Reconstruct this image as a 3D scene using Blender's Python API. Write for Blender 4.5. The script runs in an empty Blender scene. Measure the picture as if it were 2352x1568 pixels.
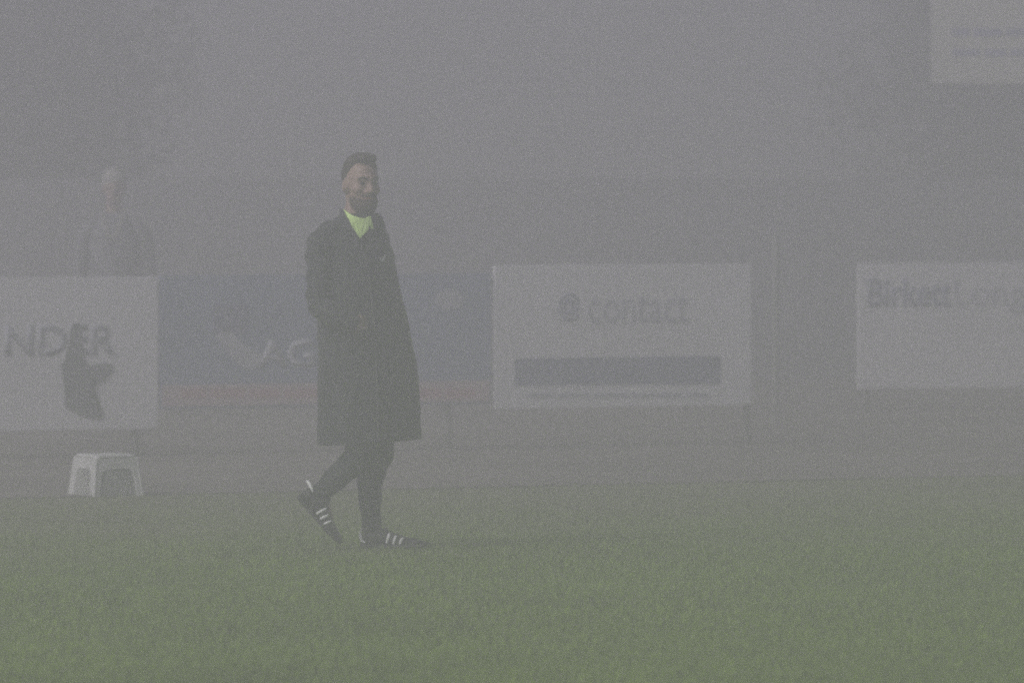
import bpy, bmesh, math, random
from mathutils import Vector, Matrix
random.seed(11)
sc = bpy.context.scene
COL = sc.collection
PI = math.pi

# ------------------------------------------------------------------ measures
# picture measured on a 2352 x 1568 copy; focal length in those pixels:
F = 15390.0
HOR, CX = 439.0, 1176.0
CAMH = 1.6
def at(px, py, D):
    """point seen at (px,py) standing D metres down the pitch"""
    return Vector(((px-CX)/F*D, D, CAMH-(py-HOR)/F*D))

# ------------------------------------------------------------------ materials
def new_mat(name):
    m = bpy.data.materials.new(name); m.use_nodes = True
    return m, m.node_tree, m.node_tree.nodes['Principled BSDF']
def mat(name, col, rough=.7, var=.15, scale=8., bump=0., bscale=60., metal=0., spec=.3, sheen=0., stretch=(1,1,1)):
    m, nt, b = new_mat(name)
    N, L = nt.nodes, nt.links
    tc = N.new('ShaderNodeTexCoord')
    mp = N.new('ShaderNodeMapping'); mp.inputs['Scale'].default_value = stretch
    L.new(tc.outputs['Object'], mp.inputs['Vector'])
    n = N.new('ShaderNodeTexNoise'); n.inputs['Scale'].default_value = scale; n.inputs['Detail'].default_value = 5
    L.new(mp.outputs['Vector'], n.inputs['Vector'])
    r = N.new('ShaderNodeValToRGB')
    r.color_ramp.elements[0].position = .3; r.color_ramp.elements[1].position = .7
    r.color_ramp.elements[0].color = [c*(1-var) for c in col]+[1]
    r.color_ramp.elements[1].color = [min(1,c*(1+var)) for c in col]+[1]
    L.new(n.outputs['Fac'], r.inputs['Fac']); L.new(r.outputs['Color'], b.inputs['Base Color'])
    b.inputs['Roughness'].default_value = rough; b.inputs['Metallic'].default_value = metal
    b.inputs['Specular IOR Level'].default_value = spec
    if sheen: b.inputs['Sheen Weight'].default_value = sheen
    if bump:
        n2 = N.new('ShaderNodeTexNoise'); n2.inputs['Scale'].default_value = bscale; n2.inputs['Detail'].default_value = 4
        L.new(tc.outputs['Object'], n2.inputs['Vector'])
        bp = N.new('ShaderNodeBump'); bp.inputs['Strength'].default_value = bump; bp.inputs['Distance'].default_value = .02
        L.new(n2.outputs['Fac'], bp.inputs['Height']); L.new(bp.outputs['Normal'], b.inputs['Normal'])
    return m

M = dict(
    turf   = mat('turf', (.098,.166,.010), .9, .22, .9, .4, 40),
    blade  = mat('grass_blade', (.134,.217,.012), .75, .2, .8),
    track  = mat('clay_track', (.190,.170,.165), .92, .18, .7, .4, 30),
    coat   = mat('black_padded_fabric', (.025,.027,.035), .75, .3, 14, .25, 30, sheen=.15),
    seam   = mat('dark_grey_seam', (.05,.05,.055), .6, .15),
    tights = mat('dark_trouser_fabric', (.020,.023,.028), .75, .3, 20, .25, 60),
    shoe   = mat('dark_shoe_leather', (.014,.014,.016), .5, .3, 30),
    sole   = mat('dark_rubber', (.03,.03,.032), .7, .2),
    white  = mat('white_trim', (.85,.86,.88), .5, .04),
    neon   = mat('neon_fabric', (.68,.92,.34), .75, .08, 20),
    skin   = mat('skin', (.31,.215,.185), .5, .12, 18, .1, 90),
    hair   = mat('dark_hair', (.055,.045,.041), .8, .4, 60, .6, 160),
    beard  = mat('stubble_beard', (.105,.078,.066), .85, .4, 60, .5, 160),
    eye    = mat('dark_eye', (.02,.016,.014), .3, .1),
    lip    = mat('lip', (.26,.13,.11), .5, .1),
    plastic= mat('white_plastic', (.58,.58,.59), .45, .05, 6),
    bwhite = mat('white_board_sheet', (.80,.79,.84), .55, .05, 2),
    bblue  = mat('blue_board_sheet', (.29,.32,.45), .55, .1, 2),
    bred   = mat('pink_board_print', (.52,.40,.44), .6, .1, 3),
    blilac = mat('pale_board_print', (.50,.50,.58), .6, .1, 3),
    ink    = mat('dark_print_ink', (.17,.17,.20), .6, .2, 6),
    greyink= mat('grey_print_ink', (.44,.44,.52), .6, .1, 6),
    vink   = mat('violet_print_ink', (.25,.25,.37), .6, .1, 6),
    redink = mat('red_print_ink', (.50,.28,.32), .6, .1, 6),
    wall   = mat('painted_blockwork', (.19,.19,.21), .85, .12, 2, .3, 12),
    jacket = mat('grey_jacket_fabric', (.18,.18,.21), .75, .2, 10, .2, 30),
    palehair = mat('pale_knit', (.34,.33,.32), .8, .2, 50, .4, 120),
    lanyard= mat('pale_lanyard', (.42,.40,.32), .6, .05),
    signw  = mat('weathered_white_panel', (.44,.44,.42), .7, .08, 2),
    paint  = mat('grey_post_paint', (.25,.25,.25), .6, .1),
    metal  = mat('galvanised_steel', (.44,.44,.44), .6, .2, 6),
    leaf   = mat('hedge_leaf', (.035,.05,.022), .75, .4, 1.5),
    tleaf  = mat('tree_leaf', (.035,.045,.025), .75, .4, 1.2),
    bark   = mat('bark', (.05,.042,.035), .9, .3, 6, .6, 20),
    brick  = mat('dark_brick', (.10,.075,.068), .85, .25, 3, .4, 25),
    render = mat('white_render', (.80,.79,.74), .8, .06, 1),
    roof   = mat('roof_tile', (.07,.055,.05), .8, .2, 3),
    glass  = mat('dark_window_glass', (.02,.024,.03), .12, .1, spec=.6),
    frame  = mat('white_window_frame', (.7,.7,.7), .5, .05),
)

# ------------------------------------------------------------------ helpers
def link(name, me, m=None, parent=None, smooth=True):
    if smooth:
        for p in me.polygons: p.use_smooth = True
    o = bpy.data.objects.new(name, me); COL.objects.link(o)
    if m: me.materials.append(m)
    if parent: o.parent = parent
    return o
def from_bm(name, bm, m=None, parent=None, smooth=True):
    bmesh.ops.recalc_face_normals(bm, faces=bm.faces[:])
    me = bpy.data.meshes.new(name); bm.to_mesh(me); bm.free()
    return link(name, me, m, parent, smooth)
def tag(o, label, cat, group=None, kind=None):
    if label: o['label'] = label
    if cat: o['category'] = cat
    if group: o['group'] = group
    if kind: o['kind'] = kind
    return o
def box(bm, lo, hi, rot=None):
    vs = [bm.verts.new((x,y,z)) for x in (lo[0],hi[0]) for y in (lo[1],hi[1]) for z in (lo[2],hi[2])]
    for f in ((0,1,3,2),(4,6,7,5),(0,4,5,1),(2,3,7,6),(0,2,6,4),(1,5,7,3)):
        bm.faces.new([vs[i] for i in f])
    return vs
def bevel_box(name, lo, hi, m, parent=None, w=.005, smooth=False):
    bm = bmesh.new(); box(bm, lo, hi)
    bmesh.ops.bevel(bm, geom=bm.edges[:], offset=w, segments=2, affect='EDGES')
    return from_bm(name, bm, m, parent, smooth)
def catmull(pts, n):
    out = []
    P = [pts[0]] + list(pts) + [pts[-1]]
    for i in range(1, len(P)-2):
        for k in range(n):
            t = k/n
            out.append([.5*((2*b)+(-a+c)*t+(2*a-5*b+4*c-d)*t*t+(-a+3*b-3*c+d)*t**3)
                        for a,b,c,d in zip(P[i-1],P[i],P[i+1],P[i+2])])
    out.append(list(pts[-1]))
    return out
def tube(bm, pts, radii, seg=16, sub=5, caps=True, flat=1.0):
    """tapered tube through the points, rounded ends"""
    data = [tuple(p)+(r,) for p, r in zip(pts, radii)]
    if sub > 1: data = catmull(data, sub)
    C = [Vector(d[:3]) for d in data]; R = [d[3] for d in data]
    if caps:
        t0 = (C[0]-C[1]).normalized(); t1 = (C[-1]-C[-2]).normalized()
        pre = [(C[0]+t0*R[0]*math.sin(a), R[0]*math.cos(a)) for a in (1.45,1.1,.7,.35)]
        post = [(C[-1]+t1*R[-1]*math.sin(a), R[-1]*math.cos(a)) for a in (.35,.7,1.1,1.45)]
        C = [p for p,_ in pre]+C+[p for p,_ in post]; R = [r for _,r in pre]+R+[r for _,r in post]
    rings = []; u = None
    for i, c in enumerate(C):
        t = (C[min(i+1,len(C)-1)]-C[max(i-1,0)]).normalized()
        if u is None:
            u = t.cross(Vector((0,1,0)))
            if u.length < .1: u = t.cross(Vector((1,0,0)))
        u = (u - t*u.dot(t)).normalized(); v = t.cross(u)
        rings.append([bm.verts.new(c+R[i]*(math.cos(2*PI*k/seg)*u+math.sin(2*PI*k/seg)*v*flat)) for k in range(seg)])
    skin(bm, rings)
def skin(bm, rings, cap=True):
    n = len(rings[0])
    for a, b in zip(rings, rings[1:]):
        for k in range(n): bm.faces.new((a[k], a[(k+1)%n], b[(k+1)%n], b[k]))
    if cap:
        bm.faces.new(rings[0][::-1]); bm.faces.new(rings[-1])
def ellipsoid(bm, c, ax, rad, seg=24, ring=16):
    """ax: three unit axes; rad: radii along them"""
    r = bmesh.ops.create_uvsphere(bm, u_segments=seg, v_segments=ring, radius=1)
    for v in r['verts']:
        p = v.co.copy()
        v.co = Vector(c)+ax[0]*p.x*rad[0]+ax[1]*p.y*rad[1]+ax[2]*p.z*rad[2]
    return r['verts']
def prism(name, poly, t, m, parent=None, y0=0.):
    """flat outline in local x,z given a thickness t towards -y"""
    bm = bmesh.new()
    f = bm.faces.new([bm.verts.new((x, y0, z)) for x, z in poly])
    bmesh.ops.triangulate(bm, faces=[f])
    r = bmesh.ops.extrude_face_region(bm, geom=bm.faces[:])
    for v in r['geom']:
        if isinstance(v, bmesh.types.BMVert): v.co.y -= t
    return from_bm(name, bm, m, parent, False)
def leaves(bm, pts, size, rnd):
    for p in pts:
        s = size*rnd.uniform(.6,1.5)
        a = Vector((rnd.gauss(0,1),rnd.gauss(0,1),rnd.gauss(0,1))).normalized()
        b = a.cross(Vector((rnd.gauss(0,1),rnd.gauss(0,1),rnd.gauss(0,1)))).normalized()
        bm.faces.new([bm.verts.new(p+a*s), bm.verts.new(p+b*s*.5), bm.verts.new(p-a*s), bm.verts.new(p-b*s*.5)])

# ------------------------------------------------------------------ ground
# fog fade painted into the grass colour, greyer towards the track, broken by noise
def add_haze_fade(m, A, NRM, edge, width, col, most):
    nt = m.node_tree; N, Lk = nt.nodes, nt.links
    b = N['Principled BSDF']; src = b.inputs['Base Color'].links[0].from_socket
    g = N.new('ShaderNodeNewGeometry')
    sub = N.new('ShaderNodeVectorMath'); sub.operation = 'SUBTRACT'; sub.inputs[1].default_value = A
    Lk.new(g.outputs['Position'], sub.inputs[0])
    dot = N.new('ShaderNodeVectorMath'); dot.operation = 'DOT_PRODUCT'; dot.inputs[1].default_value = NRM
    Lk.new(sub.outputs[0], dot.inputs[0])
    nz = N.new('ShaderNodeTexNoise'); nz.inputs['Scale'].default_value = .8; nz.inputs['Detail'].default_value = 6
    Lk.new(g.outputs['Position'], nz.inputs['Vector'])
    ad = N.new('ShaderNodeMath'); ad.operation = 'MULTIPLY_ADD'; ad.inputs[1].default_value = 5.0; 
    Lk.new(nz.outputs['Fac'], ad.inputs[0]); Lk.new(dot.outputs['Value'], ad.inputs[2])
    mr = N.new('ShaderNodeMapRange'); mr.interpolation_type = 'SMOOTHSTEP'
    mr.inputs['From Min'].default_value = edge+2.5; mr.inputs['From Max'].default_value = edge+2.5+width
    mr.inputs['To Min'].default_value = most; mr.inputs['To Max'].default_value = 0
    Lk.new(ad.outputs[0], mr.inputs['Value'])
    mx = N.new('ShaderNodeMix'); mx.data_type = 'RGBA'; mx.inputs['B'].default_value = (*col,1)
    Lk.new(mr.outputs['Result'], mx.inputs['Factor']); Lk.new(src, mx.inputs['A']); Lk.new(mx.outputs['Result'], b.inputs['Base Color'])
bm = bmesh.new()
R0 = 170
vs = [bm.verts.new((x,y,0)) for x,y in ((-R0,-40),(R0,-40),(R0,260),(-R0,260))]
bm.faces.new(vs)
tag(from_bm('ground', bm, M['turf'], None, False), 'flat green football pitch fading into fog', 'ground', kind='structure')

# clay strip between the pitch and the boards, parallel to the boards
K0, KS = 385.0, -.0125
def kf(px): return K0+KS*px
def fence_xy(px): k = kf(px); return Vector(((px-CX)/k, F/k, 0))
A, B = fence_xy(0), fence_xy(1725)
T = (B-A).normalized(); NRM = Vector((T.y, -T.x, 0))            # NRM looks towards the camera
ROT = math.atan2(T.y, T.x)
bm = bmesh.new()
e = [A-T*60+NRM*4.75, A+T*80+NRM*4.75, A+T*80-NRM*18, A-T*60-NRM*18]
n = 60
lo = [bm.verts.new((e[0].lerp(e[1], i/n)+NRM*random.uniform(-.05,.05)+Vector((0,0,.004)))) for i in range(n+1)]
hi = [bm.verts.new((e[3].lerp(e[2], i/n)+Vector((0,0,.004)))) for i in range(n+1)]
for i in range(n): bm.faces.new((lo[i], lo[i+1], hi[i+1], hi[i]))
tag(from_bm('track', bm, M['track'], None, False), 'dull greyish clay track between grass and boards', 'track', kind='structure')

add_haze_fade(M['turf'], A, NRM, 4.75, 7.5, (.175,.17,.125), .75)  # far turf and blades greyed in their colour, as thicker fog would
add_haze_fade(M['blade'], A, NRM, 4.75, 7.5, (.205,.205,.15), .7)
# grass blades in the part of the pitch the photograph shows
rnd = random.Random(5)
verts, faces = [], []
def blade(x, y):
    h = rnd.uniform(.014,.034); w = rnd.uniform(.002,.0045); a = rnd.uniform(0, PI)
    lx, ly = rnd.gauss(0,.012), rnd.gauss(0,.012)
    cx, cy = math.cos(a)*w, math.sin(a)*w
    i = len(verts)
    verts.extend(((x-cx,y-cy,-.002),(x+cx,y+cy,-.002),(x+lx,y+ly,h)))
    faces.append((i,i+1,i+2))
tn = NRM
for _ in range(120000):
    y = 20.5 + 17.5*rnd.random()**1.25
    x = (rnd.random()-.5)*y*.175
    d = (Vector((x,y,0))-A).dot(NRM)
    if d < 4.35+rnd.random()*.7: continue
    if rnd.random() < .75*max(0, 1-(d-4.5)/6): continue
    if rnd.random() < .35*(1+math.sin(x*.9+y*.7)*math.sin(y*.8-x*.5)): continue
    blade(x, y)
me = bpy.data.meshes.new('grass'); me.from_pydata(verts, [], faces)
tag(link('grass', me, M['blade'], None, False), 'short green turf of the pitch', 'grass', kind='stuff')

# ------------------------------------------------------------------ the walking man
PS = 513.0; D0 = 30.0; PX0, PY0 = 845.0, 1258.0
def L(px, py, d=0.): return Vector(((px-PX0)/PS, d, (PY0-py)/PS))
ORG = Vector(((PX0-CX)/PS, D0, 0))
tw = math.radians(35)
fv = Vector((math.sin(tw), -math.cos(tw), 0)); lv = Vector((math.cos(tw), math.sin(tw), 0)); uz = Vector((0,0,1))
DR = .72
# outline of the coat: row, left edge, right edge
ROWS = [(470,790,866),(478,789,868),(490,782,874),(500,768,879),(515,748,884),(540,734,890),(580,728,901),(640,727,915),(700,729,929),
        (760,731,943),(820,733,955),(870,733,964),(930,733,967),(1012,734,969)]
def row(py):
    if py <= ROWS[0][0]: return ROWS[0][1:]
    for a, b in zip(ROWS, ROWS[1:]):
        if py <= b[0]:
            t = (py-a[0])/(b[0]-a[0]); return (a[1]+(b[1]-a[1])*t, a[2]+(b[2]-a[2])*t)
    return ROWS[-1][1:]
def coat_geo(py):
    l, r = row(py); a = (r-l)/2/PS
    w = a/math.sqrt(lv.x**2+(DR*fv.x)**2)
    return (l+r)/2, w, w*DR
def coat_front(px, py, off=0.):
    xc, w, d = coat_geo(py)
    mxx = (w*lv.x)**2+(d*fv.x)**2; mxy = w*w*lv.x*lv.y+d*d*fv.x*fv.y; myy = (w*lv.y)**2+(d*fv.y)**2
    dx = (px-xc)/PS
    q = max(0., 1-dx*dx/mxx)
    return mxy/mxx*dx - math.sqrt(max(0,(mxx*myy-mxy*mxy))/mxx)*math.sqrt(q) - off

# --- body: one continuous skin
bm = bmesh.new()
HC = L(829, 417); ht = math.radians(27)
hf = Vector((math.sin(ht), -math.cos(ht), -.05)).normalized(); hl = Vector((math.cos(ht), math.sin(ht), 0)); hu = hl.cross(hf)*-1
if hu.z < 0: hu = -hu
AX = (hl, hf, hu)
def H(l, f, u): return HC+hl*l+hf*f+hu*u
ellipsoid(bm, H(0,-.005,.012), AX, (.075,.094,.108))                    # skull
ellipsoid(bm, H(0,.022,-.058), AX, (.058,.068,.082))                    # face and jaw
ellipsoid(bm, H(0,.055,-.118), AX, (.030,.032,.026))                    # chin
ellipsoid(bm, H(0,.074,.020), AX, (.052,.022,.016))                     # brow
for s in (-1,1):
    ellipsoid(bm, H(s*.040,.060,-.030), AX, (.026,.026,.026))           # cheeks
    ellipsoid(bm, H(s*.077,-.008,-.018), (hl,(hf+hu*.2).normalized(),hu), (.011,.020,.033))   # ears
tube(bm, [H(0,.084,.012), H(0,.099,-.012), H(0,.112,-.034)], [.010,.012,.015], 12, 3)      # nose
for s in (-1,1): ellipsoid(bm, H(s*.013,.100,-.038), AX, (.010,.012,.009))
tube(bm, [H(0,-.02,-.05), L(826,470,.005), L(818,505,.01)], [.062,.062,.070], 20, 4)       # neck
tube(bm, [L(815,540,.01), L(818,640,.0), L(825,760,0), L(838,880,0)], [.115,.125,.120,.125], 24, 4)  # trunk
tube(bm, [L(765,535,-.085), L(815,525,0), L(858,535,.08)], [.038,.06,.038], 16, 4)            # shoulders
# near arm, hand in pocket
ARM1 = [L(762,532,-.085), L(737,562,-.115), L(734,620,-.135), L(737,690,-.15), L(764,716,-.205), L(806,736,-.225)]
tube(bm, ARM1, [.036,.042,.040,.034,.032,.026], 14, 4)
ARM2 = [L(856,534,.075), L(872,570,.10), L(884,640,.115), L(896,710,.09), L(902,748,.0), L(890,765,-.08)]
tube(bm, ARM2, [.034,.040,.038,.034,.032,.026], 14, 4)
for (base, dr, up) in ((L(806,738,-.205), Vector((.75,.55,-.5)).normalized(), 1), (L(888,770,-.07), Vector((-.5,.25,-.85)).normalized(), 1)):
    sd = dr.cross(Vector((0,1,0))).normalized()
    ellipsoid(bm, base+dr*.03, (dr,sd,dr.cross(sd)), (.045,.038,.017), 14, 10)
    for k, ln in enumerate((.062,.070,.066,.052)):
        o = base+dr*.065+sd*(.027-.018*k)
        tube(bm, [o, o+dr*ln*.5, o+dr*ln*.85+Vector((0,.02,0))], [.0095,.009,.0075], 8, 2)
    tube(bm, [base+sd*.03, base+sd*.05+dr*.03, base+sd*.052+dr*.06], [.012,.011,.009], 8, 2)
# legs
LEG_R = [L(825,880,-.06), L(838,960,-.075), L(834,1032,-.085), L(790,1078,-.085), L(752,1114,-.085), L(738,1130,-.085)]
LEG_RR = [.085,.078,.062,.052,.043,.040]
LEG_L = [L(850,880,.07), L(862,960,.06), L(866,1030,.045), L(849,1100,.05), L(850,1170,.06), L(854,1222,.06)]
LEG_LR = [.085,.080,.068,.054,.041,.039]
tube(bm, LEG_R, LEG_RR, 18, 4); tube(bm, LEG_L, LEG_LR, 18, 4)
tube(bm, [L(735,1128,-.085), L(752,1190,-.085)], [.036,.030], 12, 3)
tube(bm, [L(850,1236,.06), L(925,1244,.04)], [.034,.024], 12, 3)
man = from_bm('person', bm, M['skin'])
man.location = ORG
rm = man.modifiers.new('Remesh', 'REMESH'); rm.mode = 'VOXEL'; rm.voxel_size = .008; rm.use_smooth_shade = True
sm = man.modifiers.new('Smooth', 'SMOOTH'); sm.factor = .5; sm.iterations = 3
tag(man, 'bearded man in a long black coat with neon collar walking across the pitch', 'person')

# --- hair, beard, eyes, mouth
def lumpy(vs, c, amp, f):
    for v in vs:
        d = (v.co-c)
        v.co += d.normalized()*amp*(math.sin(d.x*f+1)*math.sin(d.y*f*1.3)*math.sin(d.z*f*.9+2))
bm = bmesh.new()
vs = ellipsoid(bm, H(0,-.014,.034), AX, (.0795,.094,.099), 40, 28)
for v in vs:                                                             # the hairline: hair falls back from face and neck
    p = v.co-HC; f, u, l = p.dot(hf), p.dot(hu), p.dot(hl)
    line = .072 if f > .05 else (.02 if f > .0 else -.055)
    tt = max(0., min(1., (f-.03)/.05)); line = -.055+.145*max(0.,min(1.,(f+.035)/.07))
    if u < line:
        v.co = HC+(v.co-HC)*.86
lumpy(vs, HC, .003, 90)
tf = ellipsoid(bm, H(0,.040,.108), AX, (.055,.046,.026), 24, 14)
lumpy(tf, HC, .004, 120)
from_bm('hair', bm, M['hair'], man)
bm = bmesh.new()
vs = ellipsoid(bm, H(0,.026,-.085), AX, (.064,.074,.070), 40, 28)
for v in vs:
    p = v.co-HC; f, u = p.dot(hf), p.dot(hu)
    if u > -.058 - .02*max(0,min(1,(f-.06)/.03)): v.co = H(0,.0,-.06)+(v.co-H(0,.0,-.06))*.80
lumpy(vs, HC, .002, 110)
from_bm('beard', bm, M['beard'], man)
bm = bmesh.new()
tube(bm, [H(-.030,.086,-.056), H(0,.099,-.051), H(.030,.086,-.056)], [.005,.007,.005], 8, 4)
from_bm('moustache', bm, M['beard'], man)
bm = bmesh.new()
tube(bm, [H(-.022,.088,-.070), H(0,.096,-.068), H(.022,.088,-.070)], [.004,.006,.004], 8, 4)
from_bm('mouth', bm, M['lip'], man)
for s in (-1,1):
    bm = bmesh.new(); ellipsoid(bm, H(s*.031,.080,.000), AX, (.013,.009,.007), 14, 10)
    from_bm('eye', bm, M['eye'], man)
    bm = bmesh.new(); tube(bm, [H(s*.014,.096,.020), H(s*.033,.091,.026), H(s*.050,.076,.020)], [.004,.005,.003], 8, 3)
    from_bm('eyebrow', bm, M['hair'], man)

# --- trousers
bm = bmesh.new()
tube(bm, LEG_R+[L(738,1140,-.085)], [r+.006 for r in LEG_RR]+[.045], 22, 5); tube(bm, LEG_L[:-1]+[L(853,1212,.06)], [r+.006 for r in LEG_LR[:-1]]+[.043], 22, 5)
tube(bm, [L(838,850,0), L(838,930,0)], [.14,.13], 20, 3)
for v in bm.verts:
    v.co.x += .003*math.sin(v.co.z*60+v.co.x*20); v.co.y += .003*math.sin(v.co.z*47+2)
from_bm('trousers', bm, M['tights'], man)

bm = bmesh.new()
tube(bm, [L(852,930,.055), L(858,990,.052), L(862,1040,.046)], [.10,.088,.084], 22, 5)
tube(bm, [L(832,930,-.06), L(834,990,-.075), L(832,1026,-.082)], [.095,.084,.076], 22, 5)
from_bm('shorts', bm, M['seam'], man)

# --- coat
bm = bmesh.new(); rings = []; SEG = 72
def coat_ring(py, shrink=1., dz=0.):
    xc, w, d = coat_geo(py); ring = []
    low = max(0., min(1., (py-620)/390))
    for k in range(SEG):
        th = 2*PI*k/SEG
        f = 1+low*.026*math.sin(5*th+.9+py*.002)+low*.018*math.sin(11*th+py*.006)
        f += .011*math.sin(py*.060+3*th+1.3*math.sin(2*th))*(1-low*.6)
        c, s = math.cos(th), math.sin(th)
        p = L(xc, py)+lv*(w*c*f*shrink)+fv*(d*s*f*shrink)
        if py > 900: p.z -= -(p.x-L(852,0).x)*.055*((py-900)/112)
        p.z += dz
        ring.append(bm.verts.new(p))
    return ring
pys = [488,492,496,500,505,510,515,522,530]+list(range(540,1012,9))+[1012]
for py in pys: rings.append(coat_ring(py))
rings.append(coat_ring(1012,.965,-.002)); rings.append(coat_ring(1000,.95)); rings.append(coat_ring(900,.85))
skin(bm, rings)
coat = from_bm('coat', bm, M['coat'], man)
# sleeves
def sleeve(pts, radii):
    b = bmesh.new(); tube(b, pts, radii, 24, 9)
    for v in b.verts:
        v.co += Vector((math.sin(v.co.z*70+v.co.y*40),math.cos(v.co.z*62+v.co.x*30),0))*.0055
    return from_bm('sleeve', b, M['coat'], coat)
sleeve([L(762,528,-.085), L(737,562,-.115), L(735,620,-.135), L(736,696,-.155), L(766,716,-.21), L(806,736,-.225)], [.050,.062,.056,.054,.050,.044])
sleeve([L(856,530,.075), L(872,570,.10), L(884,640,.115), L(896,710,.09), L(902,748,.0), L(890,765,-.08)], [.046,.054,.052,.048,.045,.040])
# pocket flap the near hand goes into, stand-up collar edges and front zip
def strip(name, pxs, r, m, parent, off=.004, flat=1.):
    b = bmesh.new(); tube(b, [L(x,y,coat_front(x,y,off)) for x,y in pxs], [r]*len(pxs), 8, 5, flat=flat)
    return from_bm(name, b, m, parent)
strip('collar_edge', [(785,484),(798,502),(812,526),(828,549)], .012, M['coat'], coat, .004)
strip('collar_edge', [(866,492),(864,510),(858,528),(846,538),(830,549)], .010, M['coat'], coat, .003)
strip('zip', [(829,549),(841,590),(852,650),(862,760),(868,880),(870,1006)], .005, M['seam'], coat, .004)
strip('pocket', [(812,716),(826,742),(836,775)], .006, M['seam'], coat, .006)
strip('seam', [(872,545),(883,580),(896,620)], .003, M['seam'], coat, .003)
# patches that lie on the coat front
def patch(name, poly, m, parent, off, thick=.004):
    b = bmesh.new()
    f = b.faces.new([b.verts.new((x,0,y)) for x,y in poly])
    r = bmesh.ops.triangulate(b, faces=[f])
    for _ in range(2): bmesh.ops.subdivide_edges(b, edges=b.edges[:], cuts=1)
    r = bmesh.ops.extrude_face_region(b, geom=b.faces[:])
    top = {v for v in r['geom'] if isinstance(v, bmesh.types.BMVert)}
    for v in b.verts:
        x, y = v.co.x, v.co.z
        v.co = L(x, y, coat_front(x, y, off+(thick if v in top else 0)))
    return from_bm(name, b, m, parent, False)
shirt = patch('shirt', [(790,478),(804,489),(815,494),(837,500),(849,494),(853,497),(855,510),(859,524),(852,522),(848,514),(846,518),(848,524),(828.5,545),(809,516),(801,500)],
      M['neon'], man, .012, .006)
bm = bmesh.new()                                                        # its collar round the neck
rg = []
for (py, gr) in ((503,.074),(494,.072),(487,.068),(487,.064),(500,.062)):
    ring = []
    for k in range(36):
        th = 2*PI*k/36; c = L(826,py,.004)
        p = c+lv*math.cos(th)*gr+fv*math.sin(th)*gr; p.z -= .022*math.sin(th)
        ring.append(bm.verts.new(p))
    rg.append(ring)
skin(bm, rg, False)
from_bm('collar', bm, M['neon'], shirt)
patch('chest_logo', [(873,588),(876,590.5),(878,594),(886,583),(888,585),(879,600),(877,599.5)], M['white'], coat, .008, .003)

# --- shoes
def make_shoe(org, toe_dir, up_dir, length, tab, fat=1.):
    """heel at org; built along toe_dir with up_dir; side -> the side looking at the camera"""
    t = toe_dir.normalized(); u = (up_dir-t*up_dir.dot(t)).normalized(); s = t.cross(u)
    if s.y > 0: s = -s                                                  # s looks to the camera
    P = lambda a, b, c: org+t*(a*length)+s*b+u*c
    prof = [(0,.026,.060,.012),(.04,.033,.078,.010),(.14,.037,.088,.010),(.26,.038,.092,.010),(.36,.039,.085,.010),(.46,.042,.070,.010),(.58,.046,.056,.010),
            (.70,.048,.047,.011),(.82,.045,.040,.013),(.92,.034,.033,.016),(.985,.016,.026,.020)]
    prof = [(a, w*fat, b0+(h-b0)*fat, b0) for a, w, h, b0 in prof]
    bm = bmesh.new(); rr = []
    for (a, w, h, b0) in prof:
        ring = []
        for k in range(20):
            th = 2*PI*k/20; cs, sn = math.cos(th), math.sin(th)
            x = w*math.copysign(abs(cs)**.75, cs)*(1 - (.30*max(0,sn)))
            z = b0+(h-b0)*(.5+.5*math.copysign(abs(sn)**.8, sn))
            ring.append(bm.verts.new(P(a, x, z)))
        rr.append(ring)
    skin(bm, rr)
    sh = from_bm('shoe', bm, M['shoe'], man)
    bm = bmesh.new(); rr = []
    for (a, w, h, b0) in prof:
        w2 = w+.004; zb = 0 if a < .8 else (a-.8)*.05
        rr.append([bm.verts.new(P(a+(a-.5)*.02, x, z)) for x, z in ((-w2,zb),(w2,zb),(w2,b0+.006),(-w2,b0+.006))])
    skin(bm, rr); from_bm('sole', bm, M['sole'], sh)
    def surf(a, q):                                                     # q: 0 at the sole, 1 on top, on the camera side
        for p, r in zip(prof, prof[1:]):
            if a <= r[0]:
                k = (a-p[0])/(r[0]-p[0]); w = p[1]+(r[1]-p[1])*k; h = p[2]+(r[2]-p[2])*k; b0 = p[3]+(r[3]-p[3])*k; break
        sn = 2*q-1; sn = math.copysign(abs(sn)**1.25, sn); cs = math.sqrt(max(0,1-sn*sn))
        x = w*cs**.75*(1-.30*max(0,sn)); z = b0+(h-b0)*q
        return P(a, x+.002, z)
    for i in range(3):
        bm = bmesh.new()
        a0 = .35+.10*i
        tube(bm, [surf(a0+.055-.0*q+.05*(q-.2), q) for q in (.22,.45,.65,.82)], [.0058]*4, 8, 3)
        from_bm('stripe', bm, M['white'], sh)
    bm = bmesh.new()
    tube(bm, [P(*q) for q in tab], [.0035,.007,.007,.003], 10, 4)
    from_bm('heel_tab', bm, M['white'], sh)
    bm = bmesh.new()
    for i in range(4):
        a = .37+.05*i; hgt = .086-.0165*i
        tube(bm, [P(a,-.018,hgt-.004), P(a,0,hgt+.002), P(a,.018,hgt-.004)], [.003]*3, 6, 2)
    from_bm('laces', bm, M['seam'], sh)
    return sh
make_shoe(L(831,1257,.06), Vector((1,-.22,0)), uz, .305, [(-.012,.004,.084),(-.020,.010,.062),(.005,.024,.036),(.07,.0375,.024)])
make_shoe(L(683,1140,-.085), Vector((.66,-.10,-.75)), Vector((.75,0,.66)), .285, [(-.10,.012,.084),(-.05,.022,.086),(.02,.036,.082),(.10,.044,.076)], 1.12)
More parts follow.
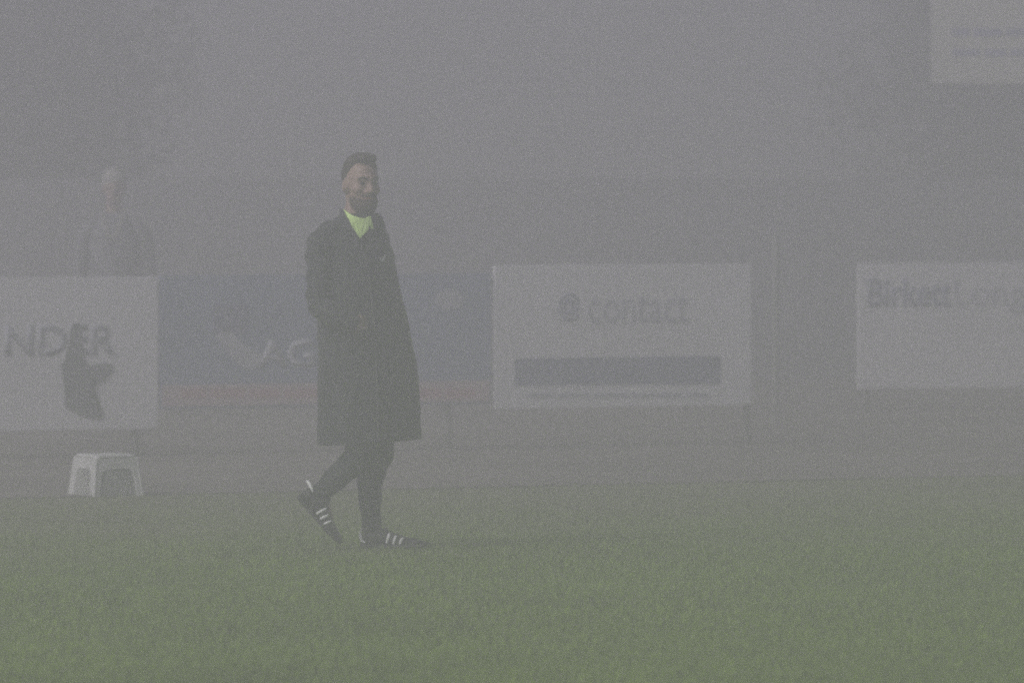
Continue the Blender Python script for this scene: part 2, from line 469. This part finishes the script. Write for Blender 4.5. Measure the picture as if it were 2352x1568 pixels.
# little pale pull tab at the back of the lifted shoe
# ------------------------------------------------------------------ step stool
DS = 1.6*F/(1141-HOR); ks = F/DS
stool = bpy.data.objects.new('step_stool', None); COL.objects.link(stool)
stool.location = at(237, 1142, DS); stool.location.y += .2; stool.location.z = 0
tag(stool, 'low white plastic step stool on the grass edge below the left board', 'stool')
yaw = math.radians(30); HT = .218
def corners(z, inset):
    hx, hy = .145-inset, .155-inset
    return [Vector((x*math.cos(yaw)-y*math.sin(yaw), x*math.sin(yaw)+y*math.cos(yaw), z)) for x,y in ((-hx,-hy),(hx,-hy),(hx,hy),(-hx,hy))]
def splay(z): return .026*(z/HT)
# seat: rounded slab with rim
bm = bmesh.new()
def rrect(hx, hy, r, z, n=5):
    out = []
    for cx_, cy_, a0 in ((hx-r,hy-r,0),(-hx+r,hy-r,90),(-hx+r,-hy+r,180),(hx-r,-hy+r,270)):
        for k in range(n+1):
            a = math.radians(a0+90*k/n); x, y = cx_+r*math.cos(a), cy_+r*math.sin(a)
            out.append(bm.verts.new((x*math.cos(yaw)-y*math.sin(yaw), x*math.sin(yaw)+y*math.cos(yaw), z)))
    return out
hx, hy = .145, .155
s0 = splay(HT)
skin(bm, [rrect(hx-s0+.003,hy-s0+.003,.028,HT-.018), rrect(hx-s0+.001,hy-s0+.001,.028,HT-.006), rrect(hx-s0-.006,hy-s0-.006,.026,HT), rrect(hx-s0-.03,hy-s0-.03,.02,HT), rrect(hx-s0-.035,hy-s0-.035,.02,HT-.003)])
from_bm('seat', bm, M['plastic'], stool)
# four side panels with an arched opening: two legs and an apron each
def side(i):
    bm = bmesh.new()
    th = .006
    def P(u, z, inn):                     # u in -1..1 along the side
        c = corners(z, splay(z)+inn)
        a, b = c[i], c[(i+1)%4]
        return a.lerp(b, (u+1)/2)
    wleg, zarch = (.22 if i%2 == 0 else .33), .144
    outer = [(-1,0),(-1,HT-.012),(1,HT-.012),(1,0),(1-wleg,0)]
    arch = []
    for k in range(9):
        a = PI*k/8; arch.append(((1-wleg-.04)*math.copysign(abs(math.cos(a))**.45, math.cos(a)), zarch-.06+.06*math.sin(a)**.6))
    poly = outer+arch+[(-1+wleg,0)]
    fr = [bm.verts.new(P(u,z,0)) for u,z in poly]; bk = [bm.verts.new(P(u,z,th)) for u,z in poly]
    f1 = bm.faces.new(fr); f2 = bm.faces.new(bk[::-1])
    n = len(poly)
    for k in range(n): bm.faces.new((fr[k], bk[k], bk[(k+1)%n], fr[(k+1)%n]))
    bmesh.ops.triangulate(bm, faces=[f1, f2])
    from_bm('side_panel', bm, M['plastic'], stool, False)
for i in range(4): side(i)
for i in range(4):
    bm = bmesh.new()
    c0, c1 = corners(.004, splay(.004)+.004)[i], corners(HT-.02, splay(HT-.02)+.004)[i]
    tube(bm, [c0, c0.lerp(c1,.5), c1], [.0075,.0075,.0075], 10, 2)
    from_bm('leg', bm, M['plastic'], stool)

# ------------------------------------------------------------------ boards on a rail
def uz_of(px, py, base_px):
    return ((fence_xy(px)-fence_xy(base_px)).dot(T), CAMH-(py-HOR)/kf(px))
def board(px0, px1, ztop, zbot, m, label):
    p = fence_xy(px0); w = (fence_xy(px1)-p).dot(T)
    b = bevel_box('advertising_board', (0,-.012,zbot), (w,.012,ztop), m, None, .003)
    b.location = p; b.rotation_euler = (0,0,ROT)
    tag(b, label, 'board')
    return b, w
def text(name, body, m, parent, x, z, height, width=None, weight=.012, y=-.013):
    cu = bpy.data.curves.new(name, 'FONT'); cu.body = body; cu.size = 1; cu.extrude = .0; cu.offset = weight
    tmp = bpy.data.objects.new('tmp', cu); COL.objects.link(tmp)
    dg = bpy.context.evaluated_depsgraph_get()
    me = bpy.data.meshes.new_from_object(tmp.evaluated_get(dg))
    bpy.data.objects.remove(tmp); me.name = name
    xs = [v.co.x for v in me.vertices]; ys = [v.co.y for v in me.vertices]
    x0, x1, y0, y1 = min(xs), max(xs), min(ys), max(ys)
    sy = height/(y1-y0); sx = (width/(x1-x0)) if width else sy
    bm = bmesh.new(); bm.from_mesh(me); bpy.data.meshes.remove(me)
    for v in bm.verts: v.co = Vector(((v.co.x-x0)*sx+x, y, (v.co.y-y0)*sy+z))
    bmesh.ops.remove_doubles(bm, verts=bm.verts[:], dist=1e-5)
    r = bmesh.ops.extrude_face_region(bm, geom=bm.faces[:])
    for v in r['geom']:
        if isinstance(v, bmesh.types.BMVert): v.co.y -= .003
    return from_bm(name, bm, m, parent, False)

# left: white board with a dark figure-like emblem
PL = -420
b1, _ = board(PL, 360, 1.085, .168, M['bwhite'], 'white board with a dark curved emblem, above the step stool')
em = [(158,752),(166,742),(178,742),(185,754),(187,790),(188,820),(200,838),(220,838),(244,832),(257,838),(256,854),(240,872),(222,882),(212,896),
      (212,918),(220,938),(236,956),(230,963),(200,960),(176,950),(150,938),(146,926),(160,910),(164,894),(156,876),(142,858),(136,840),(140,830),(154,824)]
prism('emblem', [uz_of(x,y,PL) for x,y in em], .006, M['ink'], b1, -.0125)
u0,z0 = uz_of(8,818,PL); u1,z1 = uz_of(264,744,PL)
text('lettering', 'NDER', M['greyink'], b1, u0, z0, z1-z0, u1-u0, .03)
# blue board with red foot, behind the man
b2, w2 = board(366, 1126, 1.092, .285, M['bblue'], 'grey-blue board with a pinkish foot band, behind the walking man')
prism('foot_band', [(.01,.30),(w2-.01,.30),(w2-.01,.43),(.01,.43)], .003, M['bred'], b2, -.0125)
def quad(name, x0, y0, x1, y1, m, base, parent, t=.003):
    prism(name, [uz_of(x0,y1,base), uz_of(x1,y1,base), uz_of(x1,y0,base), uz_of(x0,y0,base)], t, m, parent, -.0125)
lines_red = [(412,470),(480,560),(570,640),(650,735),(960,1010),(1020,1090)]
sw = []
for k in range(17):
    t = k/16; sw.append(uz_of(492+100*t, 770+78*math.sin(t*PI*.62), 366))
for k in range(17):
    t = 1-k/16; sw.append(uz_of(520+95*t, 748+62*math.sin(t*PI*.62), 366))
prism('pale_swoosh', sw, .003, M['blilac'], b2, -.0125)
quad('dark_square', 486, 698, 566, 764, M['vink'], 366, b2)
u0,z0 = uz_of(588,845,366); u1,z1 = uz_of(722,778,366)
text('lettering', 'AG', M['blilac'], b2, u0, z0, z1-z0, u1-u0, .02)
pts = []
for k in range(20):
    a = 2*PI*k/20; pts.append(uz_of(1030+34*math.cos(a), 688-24*math.sin(a), 366))
prism('roundel', pts, .003, M['blilac'], b2, -.0125)
# white board with a word over a dark bar
b3, w3 = board(1134, 1724, 1.142, .250, M['bwhite'], 'white board with a word over a long dark bar')
u0,z0 = uz_of(1348,743,1134); u1,z1 = uz_of(1578,676,1134)
text('lettering', 'contact', M['greyink'], b3, u0, z0, z1-z0, u1-u0, .0)
u0,z0 = uz_of(1282,738,1134); u1,z1 = uz_of(1328,672,1134)
text('at_sign', '@', M['vink'], b3, u0, z0, z1-z0, u1-u0, .01)
pl = [uz_of(1180,884,1134), uz_of(1652,881,1134), uz_of(1652,817,1134), uz_of(1180,823,1134)]
prism('dark_bar', pl, .003, M['vink'], b3, -.0125)
def lines(name, spans, y0, y1, base, parent, m='greyink'):
    bm = bmesh.new()
    for a, c in spans:
        (ua, za), (ub, zb) = uz_of(a,y1,base), uz_of(c,y0,base)
        box(bm, (ua,-.016,za), (ub,-.0125,zb))
    from_bm(name, bm, M[m], parent, False)
lines('small_print', [(1212,1270),(1280,1350),(1358,1440),(1448,1500),(1508,1562),(1572,1625)], 902, 912, 1134, b3)
lines('red_lettering', lines_red[:4], 892, 914, 366, b2, 'redink')
lines('red_lettering', lines_red[4:], 892, 914, 366, b2, 'redink')

# right board stands further back on its own stretch of rail
KR = 317.0
def right_xy(px): return Vector(((px-CX)/KR, F/KR+(px-1970)*.0012, 0))
RA, RB = right_xy(1970), right_xy(2700)
TR = (RB-RA).normalized(); WR = (RB-RA).length
b4 = bevel_box('advertising_board', (0,-.012,.168), (WR,.012,1.078), M['bwhite'], None, .003)
b4.location = RA; b4.rotation_euler = (0,0,math.atan2(TR.y,TR.x))
tag(b4, 'white board lettered along its top, set further back at right', 'board')
def ur(px, py): return ((px-1970)/KR, CAMH-(py-HOR)/KR)
u0,z0 = ur(1994,706); u1,z1 = ur(2204,640)
text('lettering', 'Birkett', M['vink'], b4, u0, z0, z1-z0, u1-u0, .02)
u0,z0 = ur(2212,722); u1,z1 = ur(2392,642)
text('lettering', 'Long', M['greyink'], b4, u0, z0, z1-z0, u1-u0, .0)

def railing(p0, t, length, nrm, label):
    r = bpy.data.objects.new('barrier_railing', None); COL.objects.link(r)
    r.location = p0-nrm*.045; r.rotation_euler = (0,0,math.atan2(t.y,t.x))
    tag(r, label, 'railing')
    for z in (1.04,.45):
        bm = bmesh.new(); tube(bm, [(0,0,z),(length/2,0,z),(length,0,z)], [.022]*3, 12, 1, False)
        from_bm('rail', bm, M['metal'], r)
    n = int(length/1.9)
    for i in range(n+1):
        bm = bmesh.new(); x = length*i/n
        tube(bm, [(x,.0,0),(x,0,.5),(x,0,1.04)], [.026]*3, 12, 1, False)
        from_bm('post', bm, M['metal'], r)
railing(fence_xy(-440), T, (fence_xy(1722)-fence_xy(-440)).length, NRM, 'grey metal railing carrying the three nearer boards')
NR = Vector((TR.y,-TR.x,0))
railing(RA+TR*.08, TR, 2.4, NR, 'grey metal railing carrying the right board set further back')

# ------------------------------------------------------------------ behind the boards: hedge, trees, clubhouse
rnd = random.Random(3)
DW = 57.0
xw0, xw1 = at(-700,0,DW).x, at(3000,0,DW).x
zw = CAMH-(410-HOR)/F*DW
wl = bevel_box('wall', (xw0,-.10,-.05), (xw1,.10,zw), M['wall'], None, .01); wl.location = (0,DW,0)
tag(wl, 'long plain grey wall far behind the boards', 'wall')
def tree(px, D, label, h, cr, base):
    r = bpy.data.objects.new('tree', None); COL.objects.link(r)
    r.location = (at(px,0,D).x, D, 0); tag(r, label, 'tree', 'trees behind the boards')
    bm = bmesh.new()
    tube(bm, [(0,0,-.1),(.05,0,h*.25),(-.04,.05,h*.55),(.0,0,h*.9)], [.20,.16,.10,.03], 12, 4)
    cl = []
    for k in range(16):
        z = base+(h-base)*(k+.5)/16; a = k*2.4; q = (k+.5)/16
        rr = cr*(.35+.65*math.sin(PI*min(1,.18+q*.82)))
        tip = Vector((math.cos(a)*rr*.75, math.sin(a)*rr*.75, z+.2))
        tube(bm, [(0,0,z-.3),(tip.x*.5,tip.y*.5,z-.05),tip], [.05,.035,.015], 8, 3)
        cl.append((tip, rr*.55)); cl.append((Vector((math.cos(a+1)*rr*.35, math.sin(a+1)*rr*.35, z)), rr*.5))
    from_bm('trunk', bm, M['bark'], r)
    bm = bmesh.new(); pts = []
    for c, rr in cl:
        for _ in range(900):
            d = Vector((rnd.gauss(0,1),rnd.gauss(0,1),rnd.gauss(0,.8))).normalized()*rr*rnd.random()**.4
            pts.append(c+d)
    leaves(bm, pts, .05, rnd)
    from_bm('crown', bm, M['tleaf'], r, False)
tree(60, 64.0, 'tall dark tree above the left board, the nearer of the left two', 6.4, 1.5, .7)
tree(-240, 69.0, 'dark tree at the left edge, the farther of the left two', 7.0, 2.0, .8)
tree(2330, 70.0, 'dark tree rising behind the white sign at right', 6.2, 1.7, .8)

# white sign on two posts, its foot seen at the upper right
DS2 = 49.0
zb = CAMH-(193-HOR)/F*DS2
sx0, sx1 = at(2138,0,DS2).x, at(2560,0,DS2).x
sg = bpy.data.objects.new('sign', None); COL.objects.link(sg); sg.location = (sx0, DS2, 0)
tag(sg, 'large white sign high on posts, at the upper right', 'sign')
SW = sx1-sx0
pn = bevel_box('panel', (0,-.02,zb), (SW,.02,zb+1.15), M['signw'], sg, .004)
def sline(spans, y0, y1):
    bm = bmesh.new()
    for a, c in spans:
        box(bm, (at(a,0,DS2).x-sx0, -.024, CAMH-(y1-HOR)/F*DS2), (at(c,0,DS2).x-sx0, -.0205, CAMH-(y0-HOR)/F*DS2))
    from_bm('small_print', bm, M['vink'], pn, False)
sline([(2185,2225),(2235,2300),(2310,2380),(2390,2450)], 66, 84)
sline([(2185,2250),(2262,2310),(2320,2400)], 114, 130)
for x in (.62*SW, .95*SW):
    bm = bmesh.new(); tube(bm, [(x,.06,0),(x,.06,zb+.6),(x,.06,zb+1.1)], [.045]*3, 14, 1, False)
    from_bm('post', bm, M['wall'], sg)

# slim grey post in the gap between the two right-hand boards
pt = at(1782,0,46.0); bm = bmesh.new()
ztop = CAMH-(545-HOR)/F*46.0
tube(bm, [(0,0,0),(0,0,ztop*.5),(0,0,ztop)], [.022,.022,.022], 12, 2)
po = from_bm('post', bm, M['paint']); po.location = (pt.x, 46.0, 0)
tag(po, 'slim grey post in the gap between centre and right boards', 'post')

# onlooker standing behind the left board
OD = 49.0
def G(px, py, d=0.): return Vector(((px-262)/F*OD, d, CAMH-(py-HOR)/F*OD))
bm = bmesh.new()
X3 = (Vector((1,0,0)), Vector((0,-1,0)), Vector((0,0,1)))
hc = G(262,432)
ellipsoid(bm, hc+Vector((0,.0,.012)), X3, (.074,.092,.108))
ellipsoid(bm, hc+Vector((0,-.03,-.055)), X3, (.056,.062,.078))
tube(bm, [hc+Vector((0,-.088,.01)), hc+Vector((0,-.112,-.03))], [.011,.015], 10, 2)
for q in (-1,1): ellipsoid(bm, hc+Vector((q*.077,.008,-.015)), X3, (.012,.02,.032))
tube(bm, [hc+Vector((0,.02,-.06)), G(262,500,.02)], [.058,.062], 16, 2)
tube(bm, [G(262,520,.02), G(262,620,.01), G(262,740,.0), G(262,800,0)], [.11,.13,.125,.12], 20, 3)
AR = {}
for q in (-1,1):
    AR[q] = [G(262+q*50,520,.02), G(262+q*72,560,.02), G(262+q*80,650,.03), G(262+q*76,730,-.04), G(262+q*62,800,-.10), G(262+q*58,830,-.12)]
    tube(bm, AR[q], [.045,.048,.042,.036,.028,.030], 12, 3)
    for k in range(4):
        b0 = G(262+q*58,836,-.12)+Vector(((k-1.5)*.018,0,0)); tube(bm, [b0, b0+Vector((0,-.008,-.04)), b0+Vector((0,.0,-.07+.006*abs(k-1)))], [.0095,.009,.0075], 8, 2)
    b0 = G(262+q*50,832,-.13); tube(bm, [b0, b0+Vector((-q*.012,-.02,-.03)), b0+Vector((-q*.012,-.03,-.055))], [.011,.010,.008], 8, 2)
    tube(bm, [G(262+q*24,800,0), Vector((q*.10,0,.48)), Vector((q*.11,.02,.09))], [.09,.06,.042], 14, 4)
    tube(bm, [Vector((q*.11,.03,.06)), Vector((q*.13,-.14,.045))], [.042,.036], 12, 2)
on = from_bm('person', bm, M['skin'])
on.location = ((262-CX)/F*OD, OD, 0)
rm = on.modifiers.new('Remesh','REMESH'); rm.mode = 'VOXEL'; rm.voxel_size = .009; rm.use_smooth_shade = True
tag(on, 'onlooker in pale hat, grey jacket and lanyard behind the left board', 'person')
bm = bmesh.new(); vs_ = ellipsoid(bm, hc+Vector((0,.012,.036)), X3, (.094,.108,.112), 32, 22)
for v in vs_:
    p = v.co-hc
    if p.z < (.045 if p.y < .0 else .0): v.co = hc+(v.co-hc)*.80
lumpy(vs_, hc, .004, 70); from_bm('hat', bm, M['palehair'], on)
for q in (-1,1):
    bm = bmesh.new(); ellipsoid(bm, hc+Vector((q*.030,-.082,.0)), X3, (.012,.008,.006), 12, 8); from_bm('eye', bm, M['eye'], on)
bm = bmesh.new(); tube(bm, [hc+Vector((-.022,-.088,-.07)), hc+Vector((0,-.094,-.069)), hc+Vector((.022,-.088,-.07))], [.004,.006,.004], 8, 3); from_bm('mouth', bm, M['lip'], on)
bm = bmesh.new(); rr = []
for (y, hw, hd) in ((488,.078,.080),(500,.105,.095),(520,.165,.12),(560,.185,.135),(640,.18,.14),(740,.175,.14),(850,.185,.145)):
    c = G(262,y,.01); rr.append([bm.verts.new(c+Vector((hw*math.cos(2*PI*k/32), hd*math.sin(2*PI*k/32), 0))) for k in range(32)])
skin(bm, rr); jk = from_bm('jacket', bm, M['jacket'], on)
for q in (-1,1):
    bm = bmesh.new(); tube(bm, AR[q][:-1], [.062,.062,.056,.05,.044], 16, 4); from_bm('sleeve', bm, M['jacket'], jk)
bm = bmesh.new()
tube(bm, [G(262-26,482,-.07), G(262-16,520,-.118), G(262-3,552,-.14), G(262+14,520,-.118), G(262+26,482,-.07)], [.0055]*5, 8, 4)
from_bm('lanyard', bm, M['lanyard'], on)
bm = bmesh.new()
for q in (-1,1): tube(bm, [G(262+q*22,790,0), Vector((q*.10,0,.48)), Vector((q*.11,.02,.07))], [.11,.08,.07], 16, 4)
from_bm('trousers', bm, M['jacket'], on)
for q in (-1,1):
    bm = bmesh.new(); tube(bm, [Vector((q*.11,.06,.05)), Vector((q*.12,-.08,.05)), Vector((q*.135,-.19,.035))], [.048,.050,.034], 14, 4); from_bm('shoe', bm, M['shoe'], on)

# ------------------------------------------------------------------ haze
bm = bmesh.new()
box(bm, (-R0-2,-42,-1), (R0+2,262,8.2))
hz = from_bm('haze', bm, None, None, False)
m = bpy.data.materials.new('fog_air'); m.use_nodes = True
nt = m.node_tree; nt.nodes.clear()
out = nt.nodes.new('ShaderNodeOutputMaterial'); pv = nt.nodes.new('ShaderNodeVolumePrincipled')
pv.inputs['Density'].default_value = .040
pv.inputs['Color'].default_value = (.958,.913,1.0,1)
pv.inputs['Anisotropy'].default_value = .6
nt.links.new(pv.outputs['Volume'], out.inputs['Volume'])
hz.data.materials.append(m)
tag(hz, 'even pale grey fog filling the whole pitch', 'haze', kind='stuff')

# ------------------------------------------------------------------ light
SE, SA = math.radians(38), math.radians(-128)          # elevation; azimuth clockwise from +Y
w = bpy.data.worlds.new('World'); sc.world = w; w.use_nodes = True
nt = w.node_tree; bg = nt.nodes['Background']
sky = nt.nodes.new('ShaderNodeTexSky'); sky.sky_type = 'NISHITA'; sky.sun_disc = False
sky.sun_elevation = SE; sky.sun_rotation = SA; sky.dust_density = 4.0; sky.air_density = 1.0; sky.ozone_density = 1.0
hs = nt.nodes.new('ShaderNodeHueSaturation'); hs.inputs['Saturation'].default_value = .50
nt.links.new(sky.outputs['Color'], hs.inputs['Color']); nt.links.new(hs.outputs['Color'], bg.inputs['Color'])
bg.inputs['Strength'].default_value = .055
sl = bpy.data.lights.new('Sun', 'SUN'); sl.energy = 1.9; sl.angle = math.radians(24); sl.color = (1,.975,.96)
so = bpy.data.objects.new('Sun', sl); COL.objects.link(so)
sd = Vector((math.sin(SA)*math.cos(SE), math.cos(SA)*math.cos(SE), math.sin(SE)))
so.rotation_euler = (-sd).to_track_quat('-Z','Y').to_euler()

# ------------------------------------------------------------------ camera
cam = bpy.data.cameras.new('Camera'); co = bpy.data.objects.new('Camera', cam); COL.objects.link(co)
cam.sensor_width = 36; cam.lens = F*36/2352
co.location = (0,0,CAMH); co.rotation_euler = (PI/2-math.atan((784-HOR)/F), 0, 0)
cam.clip_start = .1; cam.clip_end = 1000
cam.dof.use_dof = True; cam.dof.focus_distance = 30; cam.dof.aperture_fstop = 4.0
sc.camera = co

sc.render.engine = 'CYCLES'
cy = sc.cycles
cy.use_denoising = False
cy.use_adaptive_sampling = False
cy.volume_bounces = 2; cy.max_bounces = 6; cy.diffuse_bounces = 3
cy.sample_clamp_indirect = .6; cy.use_light_tree = False; cy.filter_width = 2.0
vs = sc.view_settings
vs.view_transform = 'Standard'; vs.look = 'None'; vs.exposure = .60; vs.gamma = 1; vs.use_curve_mapping = False
